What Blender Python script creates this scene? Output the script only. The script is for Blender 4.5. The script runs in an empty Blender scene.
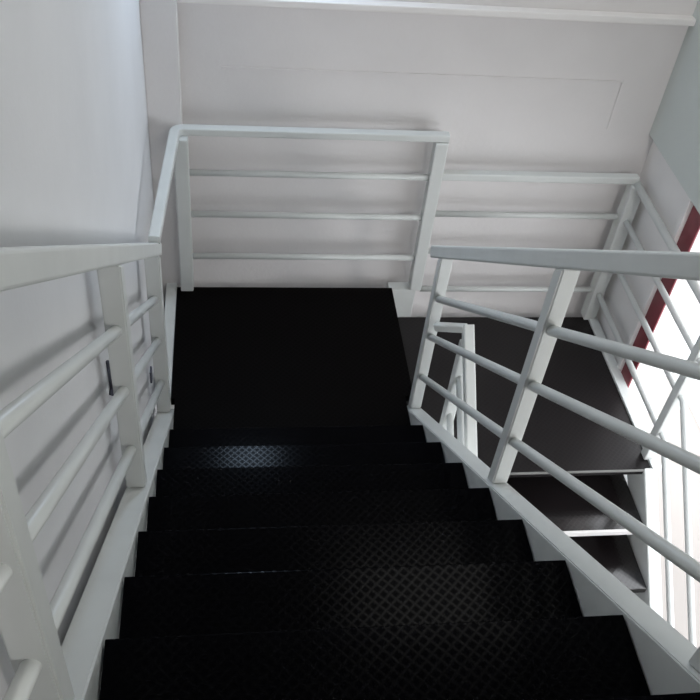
import bpy, bmesh, math, random
from mathutils import Vector, Matrix
S = bpy.context.scene
C = S.collection
V = Vector

# ------------------------------------------------------------------ materials
def new_mat(name, col, rough=.5, spec=.5, metallic=0.0):
    m = bpy.data.materials.new(name); m.use_nodes = True
    b = m.node_tree.nodes['Principled BSDF']
    b.inputs['Base Color'].default_value = (*col, 1)
    b.inputs['Roughness'].default_value = rough
    b.inputs['Specular IOR Level'].default_value = spec
    b.inputs['Metallic'].default_value = metallic
    return m, m.node_tree, b

def paint(name, col, rough, var=.05, scale=6.0, bump=.0, bscale=90, spec=.5):
    m, nt, b = new_mat(name, col, rough, spec)
    tc = nt.nodes.new('ShaderNodeTexCoord')
    n = nt.nodes.new('ShaderNodeTexNoise'); n.inputs['Scale'].default_value = scale; n.inputs['Detail'].default_value = 4
    r = nt.nodes.new('ShaderNodeValToRGB')
    r.color_ramp.elements[0].position = .3; r.color_ramp.elements[1].position = .7
    r.color_ramp.elements[0].color = (*[c*(1-var) for c in col], 1)
    r.color_ramp.elements[1].color = (*[min(1, c*(1+var)) for c in col], 1)
    nt.links.new(tc.outputs['Object'], n.inputs['Vector']); nt.links.new(n.outputs['Fac'], r.inputs['Fac'])
    nt.links.new(r.outputs['Color'], b.inputs['Base Color'])
    if bump:
        n2 = nt.nodes.new('ShaderNodeTexNoise'); n2.inputs['Scale'].default_value = bscale
        bp = nt.nodes.new('ShaderNodeBump'); bp.inputs['Strength'].default_value = bump; bp.inputs['Distance'].default_value = .004
        nt.links.new(tc.outputs['Object'], n2.inputs['Vector']); nt.links.new(n2.outputs['Fac'], bp.inputs['Height'])
        nt.links.new(bp.outputs['Normal'], b.inputs['Normal'])
    return m

def checker_plate(name, col, rough, spec=.5, strength=.6, lo=.5, hi=1.3):
    """black tread plate with a raised lattice of crossing diagonal ribs"""
    m, nt, b = new_mat(name, col, rough, spec)
    N = nt.nodes.new; L = nt.links.new
    tc = N('ShaderNodeTexCoord'); sx = N('ShaderNodeSeparateXYZ'); L(tc.outputs['Object'], sx.inputs[0])
    def math_(op, a, bb=None):
        k = N('ShaderNodeMath'); k.operation = op
        for i, v in enumerate((a, bb)):
            if v is None: continue
            if isinstance(v, (int, float)): k.inputs[i].default_value = v
            else: L(v, k.inputs[i])
        return k.outputs[0]
    a = math_('MULTIPLY', math_('ADD', sx.outputs['X'], sx.outputs['Y']), 125.0)
    c = math_('MULTIPLY', math_('SUBTRACT', sx.outputs['X'], sx.outputs['Y']), 125.0)
    h = math_('MAXIMUM', math_('POWER', math_('ABSOLUTE', math_('COSINE', a)), 8.0), math_('POWER', math_('ABSOLUTE', math_('COSINE', c)), 8.0))
    bp = N('ShaderNodeBump'); bp.inputs['Strength'].default_value = strength; bp.inputs['Distance'].default_value = .003
    L(h, bp.inputs['Height']); L(bp.outputs['Normal'], b.inputs['Normal'])
    sp = N('ShaderNodeMapRange'); sp.inputs['To Min'].default_value = spec*lo; sp.inputs['To Max'].default_value = spec*hi
    L(h, sp.inputs['Value']); L(sp.outputs[0], b.inputs['Specular IOR Level'])
    n = N('ShaderNodeTexNoise'); n.inputs['Scale'].default_value = 14; L(tc.outputs['Object'], n.inputs['Vector'])
    r = N('ShaderNodeMapRange'); r.inputs['To Min'].default_value = rough-.02; r.inputs['To Max'].default_value = rough+.03
    L(n.outputs['Fac'], r.inputs['Value']); L(r.outputs[0], b.inputs['Roughness'])
    return m

M_wall   = paint('white wall paint', (.79, .765, .76), .75, .03, 3, .15, 60)
M_wallL  = paint('cool white wall paint', (.75, .752, .768), .75, .03, 3, .15, 60)
M_ceil   = paint('ceiling paint', (.75, .75, .74), .85, .02)
M_bulk   = paint('wall paint shaded grey green', (.62, .655, .63), .75, .03, 3, .15, 60)  # same wall paint with the upper wall's shade put into the colour
M_rail   = paint('white enamelled steel', (.68, .70, .685), .38, .03, 9, .05, 40)
M_edge   = paint('white enamelled strip and lit pier', (.86, .835, .82), .35, .02)  # also stands in for window bounce on the short right wall
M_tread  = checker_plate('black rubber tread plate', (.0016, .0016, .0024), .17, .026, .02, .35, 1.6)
M_deck   = checker_plate('black landing plate', (.0022, .0017, .0017), .5, .04, .03)
M_deckB  = checker_plate('landing plate with reflection lift', (.011, .009, .0095), .36, .28, .03, .88, 1.1)  # window reflection painted in as a lighter, browner black
M_treadB = checker_plate('glossy black tread plate', (.010, .008, .0085), .15, .8, .03, .88, 1.1)  # carries the lower landing's painted reflection lift, with more gloss
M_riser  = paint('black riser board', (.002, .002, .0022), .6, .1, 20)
M_red    = paint('dark red painted frame', (.19, .028, .04), .45, .15, 12)
M_floor  = paint('grey screed', (.25, .24, .23), .7, .1, 4)
M_pave   = paint('warm grey paving', (.32, .295, .275), .8, .04, 2)
M_white  = paint('white gravel', (.8, .8, .8), .9, .04, 30)
M_grey   = paint('grey nosing strip', (.22, .22, .21), .5, .05)
M_mark = paint('dark wall mark', (.09, .09, .12), .5, .1)

# ------------------------------------------------------------------ mesh helpers
def box(bm, x0, x1, y0, y1, z0, z1, bev=0.0):
    r = bmesh.ops.create_cube(bm, size=1)
    for v in r['verts']:
        v.co = V((x0+(v.co.x+.5)*(x1-x0), y0+(v.co.y+.5)*(y1-y0), z0+(v.co.z+.5)*(z1-z0)))
    if bev:
        es = list({e for v in r['verts'] for e in v.link_edges})
        bmesh.ops.bevel(bm, geom=es, offset=bev, segments=2, affect='EDGES', profile=.6)
    return bm

def frame_of(d):
    d = d.normalized()
    side = d.cross(V((0, 0, 1)))
    if side.length < 1e-4: side = V((1, 0, 0))
    side.normalize(); return side, side.cross(d).normalized()

def tube(bm, pts, rad, n=14):
    """round tube through a list of points (mitred)"""
    rings = []
    for i, p in enumerate(pts):
        p = V(p)
        d = (V(pts[min(i+1, len(pts)-1)])-V(pts[max(i-1, 0)]))
        s, u = frame_of(d)
        rings.append([bm.verts.new(p+rad*(math.cos(a)*s+math.sin(a)*u)) for a in [2*math.pi*k/n for k in range(n)]])
    for a, b in zip(rings, rings[1:]):
        for k in range(n):
            f = bm.faces.new((a[k], a[(k+1) % n], b[(k+1) % n], b[k])); f.smooth = True
    bm.faces.new(list(reversed(rings[0]))); bm.faces.new(rings[-1])
    return bm

def bar(bm, pts, w, h, bev=.006):
    """rectangular tube (rounded edges) swept through points; w across, h upward"""
    prof = []
    for sx, sy in ((1, 1), (-1, 1), (-1, -1), (1, -1)):
        cx, cy = sx*(w/2-bev), sy*(h/2-bev)
        a0 = {(1, 1): 0, (-1, 1): 90, (-1, -1): 180, (1, -1): 270}[(sx, sy)]
        for k in range(4):
            a = math.radians(a0+30*k); prof.append((cx+bev*math.cos(a), cy+bev*math.sin(a)))
    rings = []
    for i, p in enumerate(pts):
        p = V(p); d = V(pts[min(i+1, len(pts)-1)])-V(pts[max(i-1, 0)])
        s, u = frame_of(d)
        rings.append([bm.verts.new(p+a*s+b*u) for a, b in prof])
    n = len(prof)
    for a, b in zip(rings, rings[1:]):
        for k in range(n): bm.faces.new((a[k], a[(k+1) % n], b[(k+1) % n], b[k]))
    bm.faces.new(list(reversed(rings[0]))); bm.faces.new(rings[-1])
    return bm

def prism_yz(bm, poly, x0, x1, bev=0.0):
    a = [bm.verts.new((x0, y, z)) for y, z in poly]; b = [bm.verts.new((x1, y, z)) for y, z in poly]
    n = len(poly)
    bm.faces.new(a); bm.faces.new(list(reversed(b)))
    for k in range(n): bm.faces.new((a[k], b[k], b[(k+1) % n], a[(k+1) % n]))
    bmesh.ops.recalc_face_normals(bm, faces=bm.faces[:])
    if bev: bmesh.ops.bevel(bm, geom=bm.edges[:], offset=bev, segments=2, affect='EDGES')
    return bm

def obj(name, bm, m, parent=None):
    bmesh.ops.recalc_face_normals(bm, faces=bm.faces[:])
    me = bpy.data.meshes.new(name); bm.to_mesh(me); bm.free(); me.materials.append(m)
    o = bpy.data.objects.new(name, me); C.objects.link(o)
    if parent:
        o.parent = parent; o.matrix_parent_inverse = Matrix.Translation(-V(parent.location))
    return o

def thing(name, label, cat, loc=(0, 0, 0), group=None):
    o = bpy.data.objects.new(name, None); C.objects.link(o); o.location = loc
    o.empty_display_size = .1
    o['label'] = label; o['category'] = cat
    if group: o['group'] = group
    return o

def struct(name, bm, m):
    o = obj(name, bm, m); o['kind'] = 'structure'; return o

B = bmesh.new

# ------------------------------------------------------------------ dimensions (metres)
W = .96; R = .17982; T = .23309; SL = R/T         # clear width, riser, tread, slope
NA = 11                                            # treads of the upper flight
ZB = -.19                                          # lower landing level
YB = .045                                          # edge of the lower landing
NB = 8
RB, TB = .167, .19; SLB = RB/TB                    # riser and going of the lower flight
XB = 1.984                                         # right end of the lower treads
LY = 1.012                                         # far edge of both landings
XL, XR, YF = -.092, 2.085, 1.12                    # left, right and far wall planes
YN, ZC, ZF = -3.3, 4.3, ZB-NB*RB
def zn(y): return R - y*SL                         # line through the upper nosings
def zb(y): return ZB - (YB-y)*SLB                   # line through the lower nosings

# ------------------------------------------------------------------ the room
struct('floor', box(B(), XL-.2, XR+.25, YN-.2, YF+.2, ZF-.15, ZF), M_floor)
struct('ceiling', box(B(), XL-.2, XR+.25, YN-.2, YF+.2, ZC, ZC+.15), M_ceil)
struct('wall_left', box(B(), XL-.2, XL, YN, YF+.2, ZF, ZC), M_wallL)
struct('wall_far', box(B(), XL, XR+.25, YF, YF+.2, ZF, ZC), M_wall)
struct('wall_near', box(B(), XL-.2, XR+.25, YN-.2, YN, ZF, ZC), M_wall)
# right wall with the tall opening beside the lower flight
OY, OZ0, OZ1, OYN = .655, ZF, .80, -2.4
wr = B()
box(wr, XR, XR+.25, YN, YF, OZ1, ZC)
box(wr, XR, XR+.25, YN, OYN, ZF, OZ1)
struct('wall_right', wr, M_wall)
# window bounce painted in whiter on the short wall between the far corner and the opening
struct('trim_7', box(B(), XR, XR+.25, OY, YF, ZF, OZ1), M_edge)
# bulkhead above the opening, slightly proud of the wall, its shade painted in
struct('trim_6', box(B(), XR-.03, XR-.0005, YN, YF, OZ1, ZC, .002), M_bulk)
# boxed pier in the far left corner
struct('trim_1', box(B(), XL, .04, 1.045, YF, ZF, ZC, .004), M_wall)
# bright ledge high on the far wall
struct('trim_2', box(B(), .04, XR-.03, YF-.045, YF, 1.31, 1.338, .005), M_edge)
# rail shadow on the far wall, built as thin raised strips
tm = B()
box(tm, .20, 1.86, YF-.005, YF, 1.038, 1.047, .002)
box(tm, 1.852, 1.86, YF-.005, YF, .82, 1.038, .002)
struct('rail_shadow_strip', tm, M_wall)
# frame of the opening: thin white bead and the red jamb
struct('trim_4', box(B(), XR-.022, XR+.25, OY-.022, OY, ZB-.02, OZ1-.001, .003), M_edge)
struct('trim_5', box(B(), XR-.004, XR+.006, OY-.120, OY-.022, ZB-.02, OZ1-.001, .004), M_red)
struct('ground_white', box(B(), XR+1.25, XR+9, -9, 8, ZF-.2, ZF-.04), M_white)
struct('ground', box(B(), XR+.25, XR+1.25, -9, 8, ZF-.2, ZF-.05), M_pave)

# ------------------------------------------------------------------ stairs
# upper flight: rises toward the viewer
up = thing('stair_flight', 'upper straight stair flight with black treads going down to the back landing', 'stairs', (W/2, -1, ZF))
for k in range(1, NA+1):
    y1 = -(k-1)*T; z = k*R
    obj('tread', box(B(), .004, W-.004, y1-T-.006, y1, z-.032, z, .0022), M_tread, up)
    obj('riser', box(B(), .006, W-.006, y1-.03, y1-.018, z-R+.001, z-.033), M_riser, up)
YS0 = .312
def stringer(bm, x0, x1, y_lo, y_hi, fz, top, depth, cut_lo=None):
    poly = [(y_lo, fz(y_lo)+top), (y_hi, fz(y_hi)+top), (y_hi, fz(y_hi)+top-depth), (y_lo, fz(y_lo)+top-depth)]
    if cut_lo is not None:
        poly = [(y_lo, fz(y_lo)+top), (y_hi, fz(y_hi)+top), (y_hi, fz(y_hi)+top-depth)]
        yy = y_hi
        ycut = (y_hi + (fz(y_hi)+top-depth-cut_lo)/SL)
        poly += [(ycut, cut_lo), (y_lo, cut_lo)]
    return prism_yz(bm, poly, x0, x1, .003)
obj('stringer', stringer(B(), -.066, .0, YS0, -2.62, zn, .004, .26, -.20), M_rail, up)
obj('stringer', stringer(B(), W, W+.062, YS0, -2.62, zn, .004, .26, -.20), M_rail, up)

# landings
ld = thing('landing_platform', 'black square landing at the foot of the upper stair flight', 'landing', (W/2, .5, ZF))
obj('deck', box(box(B(), .003, W-.003, .008, .3139, -.035, 0), -.012, W+.034, .314, LY, -.035, 0, .0), M_deck, ld)
e = B()
box(e, -.062, -.013, .318, LY+.058, -.19, -.004, .003)
box(e, -.012, .98, LY+.001, LY+.058, -.19, -.12, .003)
obj('edge_channel', e, M_rail, ld)
obj('riser', box(B(), W+.018, W+.032, .32, LY, ZB, -.036), M_deck, ld)
l2 = thing('landing_platform', 'lower dark landing one step down, by the bright opening', 'landing', (1.5, .5, ZF))
obj('deck', box(box(B(), W+.066, 2.022, YB, .3139, ZB-.035, ZB), W+.036, 2.022, .314, LY, ZB-.035, ZB), M_deckB, l2)
e = B()
box(e, 1.13, 2.06, LY+.001, LY+.058, ZB-.25, ZB-.12, .003)
box(e, 2.023, 2.07, YB-.006, LY, ZB-.036, ZB+.012, .003)
box(e, 2.05, 2.07, YB+.0, LY, ZB-.18, ZB-.037, .003)
obj('edge_channel', e, M_rail, l2)
obj('nosing_strip', box(B(), 1.13, 2.0, YB-.008, YB-.0005, ZB-.008, ZB+.001, .001), M_grey, l2)

# lower flight: falls toward the viewer from the lower landing
lo = thing('stair_flight', 'lower stair flight with dark treads descending from the lower landing toward the viewer', 'stairs', (1.55, -.5, ZF))
for j in range(1, NB):                             # open risers, treads deep enough to overlap in plan
    y0 = YB-j*TB; z = ZB-j*RB
    obj('tread', box(B(), 1.126, XB, y0, y0+.30, z-.032, z, .003), M_treadB, lo)
    if j == 1:
        obj('nosing_strip', box(B(), 1.126, 1.945, y0-.012, y0-.0005, z-.024, z+.004, .002), M_edge, lo)
def lstringer(x0, x1):
    yl = YB-NB*TB
    poly = [(YB+.25, ZB-.037), (YB-.002, ZB-.037), (YB-.002, zb(YB-.002)+.012), (YB-.02, zb(YB-.02)+.012), (yl+.02, zb(yl+.02)+.012), (yl+.02, ZF), (yl+.30, ZF), (YB+.25, ZB-.25), (YB-.002, ZB-.21)]
    return prism_yz(B(), poly, x0, x1, .003)
obj('stringer', lstringer(1.062, 1.124), M_rail, lo)
obj('stringer', lstringer(XB+.004, XB+.062), M_rail, lo)

# ------------------------------------------------------------------ railings
HT = .832; HM = (.612, .42, .195)                   # rail heights above the nosing line
RT = .046; RR = .0138; PW = .056                     # top rail side, tube radius, post side
def post(parent, x, y, z0, z1, w=PW):
    return obj('post', box(B(), x-w/2, x+w/2, y-w/2, y+w/2, z0, z1, .006), M_rail, parent)

def spost(parent, x, y, line, h0, h1, w=PW, slope=-SL):
    """post whose two ends are cut along the slope of the stair"""
    z = line(y); d = slope*w/2
    return obj('post', prism_yz(B(), [(y-w/2, z-d+h0), (y+w/2, z+d+h0), (y+w/2, z+d+h1), (y-w/2, z-d+h1)], x-w/2, x+w/2, .004), M_rail, parent)
VT = RT/2/math.cos(math.atan(SL))                  # half height of a sloping top rail, measured plumb
def flight_railing(label, x, hm, ys, pw):
    t = thing('stair_railing', label, 'railing', (x, .28, zn(.28)), 'railings of the upper stair flight')
    for y in ys:
        spost(t, x, y, zn, .0045, HT-VT, pw)
    obj('top_rail', bar(B(), [(x, .405, zn(.405)+HT), (x, -2.62, zn(-2.62)+HT)], RT, RT), M_rail, t)
    for h in hm:
        obj('mid_rail', tube(B(), [(x, .28, zn(.28)+h), (x, -2.56, zn(-2.56)+h)], RR), M_rail, t)
    return t
XRR = W+.035; XLR = -.038
rr = flight_railing('white steel railing on the right side of the upper stair, beside the lower flight', XRR, (.612, .417, .193), (.277, -.655, -1.58, -2.5), .045)
lr = flight_railing('white steel railing on the left side of the upper stair, along the wall', XLR, (.607, .402, .174), (.28, -.61, -1.585, -2.5), .052)

LH = (.612, .40, .17)
# railing round the upper landing: left side and far side
a = thing('landing_railing', 'white railing round the upper landing, higher one on the left of the far wall', 'railing', (.5, 1.03, 0), 'railings of the landings')
yc = 1.03; xm = 1.108; xc = .035
def bend(z, x0=XLR+.008, y0=.31, x1=.012, y1=yc, rad=.035):
    pts = [(x0, y0, z), (x1, y1-rad, z)]
    for k in range(1, 6):
        an = math.radians(90*k/5); pts.append((x1+rad-rad*math.cos(an), y1-rad+rad*math.sin(an), z))
    return pts
obj('top_rail', bar(B(), bend(.812)+[(xm+.028, yc, .812)], .04, .034), M_rail, a)
for h in LH:
    obj('mid_rail', tube(B(), [(xc, yc, h), (xm, yc, h)], RR), M_rail, a)
post(a, xc, yc-.022, .001, .795, .058)
post(a, xm, yc, -.010, .795, .056)
obj('base_block', box(B(), (.983), xm+.005, LY+.001, LY+.058, ZB+.002, -.012, .003), M_rail, a)
# railing of the lower landing: far side, right side and down the lower flight
b = thing('landing_railing', 'white railing of the lower landing, in front of the bright opening', 'railing', (2.03, 1.0, ZB), 'railings of the landings')
xr = 2.028; xs = 2.014
def dn(z, yend=-1.42):
    h = z-ZB
    return [(xr, yc, z), (xr, .115, z), (xs+.006, .06, zb(.06)+h+.005), (xs, yend, zb(yend)+h+.0)]
z = ZB+.82
obj('top_rail', bar(B(), [(xm+.0295, yc, z-.004), (xr, yc, z-.004)], .04, .036), M_rail, b)
obj('top_rail', tube(B(), dn(z-.022), .018), M_rail, b)
for h in LH:
    obj('mid_rail', tube(B(), [(xm+.029, yc, ZB+h), (xr, yc, ZB+h)], RR), M_rail, b)
    obj('mid_rail', tube(B(), dn(ZB+h), RR), M_rail, b)
post(b, xr, yc-.01, ZB+.001, z-.023, .062)
post(b, xr, .115, ZB+.001, z-.042, .046)
spost(b, xs, -.80, zb, .0125, .775, .05, SLB)
# inner railing of the lower flight
g = thing('stair_railing', 'white railing of the lower flight behind the right railing, joined to it by a bar', 'railing', (1.09, .1, ZB))
xi = 1.084
post(g, xi, .10, ZB+.001, ZB+.71, .044)
spost(g, xi, -.80, zb, .0125, .67, .044, SLB)
ye = -1.42
obj('top_rail', bar(B(), [(xi, .13, zb(.13)+.695), (xi, ye, zb(ye)+.695)], .040, .040), M_rail, g)
for h in LH:
    obj('mid_rail', tube(B(), [(xi, .11, zb(.11)+h-.1), (xi, ye, zb(ye)+h-.1)], RR), M_rail, g)
obj('connecting_bar', bar(B(), [(XRR+.0, .21, .497), (xi-.01, .118, .575)], .03, .03), M_rail, g)

HY1, HZ1, HY2, HZ2 = -.528, 1.069, .365, .09
# two small dark marks built onto the left wall
fa = obj('wall_streak', tube(tube(B(), [(XL+.005, HY1, HZ1), (XL+.006, HY1, HZ1-.125)], .0045), [(XL, HY1-.004, HZ1-.108), (XL+.016, HY1-.004, HZ1-.116)], .010), M_mark)
fa['label'] = 'thin dark streak on the left wall behind the middle post of the left railing'; fa['category'] = 'hook'
fb = obj('wall_spot', box(B(), XL, XL+.008, HY2-.02, HY2+.02, HZ2-.03, HZ2+.03, .003), M_mark)
fb['label'] = 'small dark spot low on the left wall between the rails near the landing'; fb['category'] = 'fitting'

# ------------------------------------------------------------------ light
w = bpy.data.worlds.new('World'); S.world = w; w.use_nodes = True
bg = w.node_tree.nodes['Background']
bg.inputs['Color'].default_value = (.93, .96, 1.0, 1); bg.inputs['Strength'].default_value = 5.0
def area(name, loc, rot, sx, sy, power, col):
    l = bpy.data.lights.new(name, 'AREA'); l.shape = 'RECTANGLE'; l.size = sx; l.size_y = sy
    l.energy = power; l.color = col
    o = bpy.data.objects.new(name, l); C.objects.link(o); o.location = loc; o.rotation_euler = rot
    return o
area('ceiling_lamp', (1.6, .6, ZC-.05), (0, 0, 0), 1.3, .9, 18, (1.0, .99, .95))
area('hall_lamp', (1.65, -3.2, 2.75), (math.radians(75), 0, 0), .3, .3, 34, (1.0, .97, .95))
area('wall_lamp', (.34, YF-.03, 2.07), (math.radians(-50), 0, 0), .24, .08, 8, (.60, .78, 1.0))

# ------------------------------------------------------------------ camera
p = [0.21962670996100367, -2.191641543570158, 2.7462517176238452, -0.18854984724748952, 0.7697065019209172, 0.12661245467017937, 897.0207187358528]
cx, cy, cz, yaw, pit, rol, f = p
fw = V((-math.sin(yaw)*math.cos(pit), math.cos(yaw)*math.cos(pit), -math.sin(pit)))
rt = V((math.cos(yaw), math.sin(yaw), 0)); upv = rt.cross(fw)
r2 = math.cos(rol)*rt+math.sin(rol)*upv; u2 = -math.sin(rol)*rt+math.cos(rol)*upv
cd = bpy.data.cameras.new('camera'); cam = bpy.data.objects.new('camera', cd); C.objects.link(cam)
cam.matrix_world = Matrix(((r2.x, u2.x, -fw.x, cx), (r2.y, u2.y, -fw.y, cy), (r2.z, u2.z, -fw.z, cz), (0, 0, 0, 1)))
cd.sensor_width = 36; cd.lens = 36*f/700; cd.clip_start = .02; cd.clip_end = 100
S.camera = cam
vs = S.view_settings; vs.view_transform = 'Standard'; vs.look = 'None'; vs.exposure = -.33; vs.gamma = 1; vs.use_curve_mapping = False
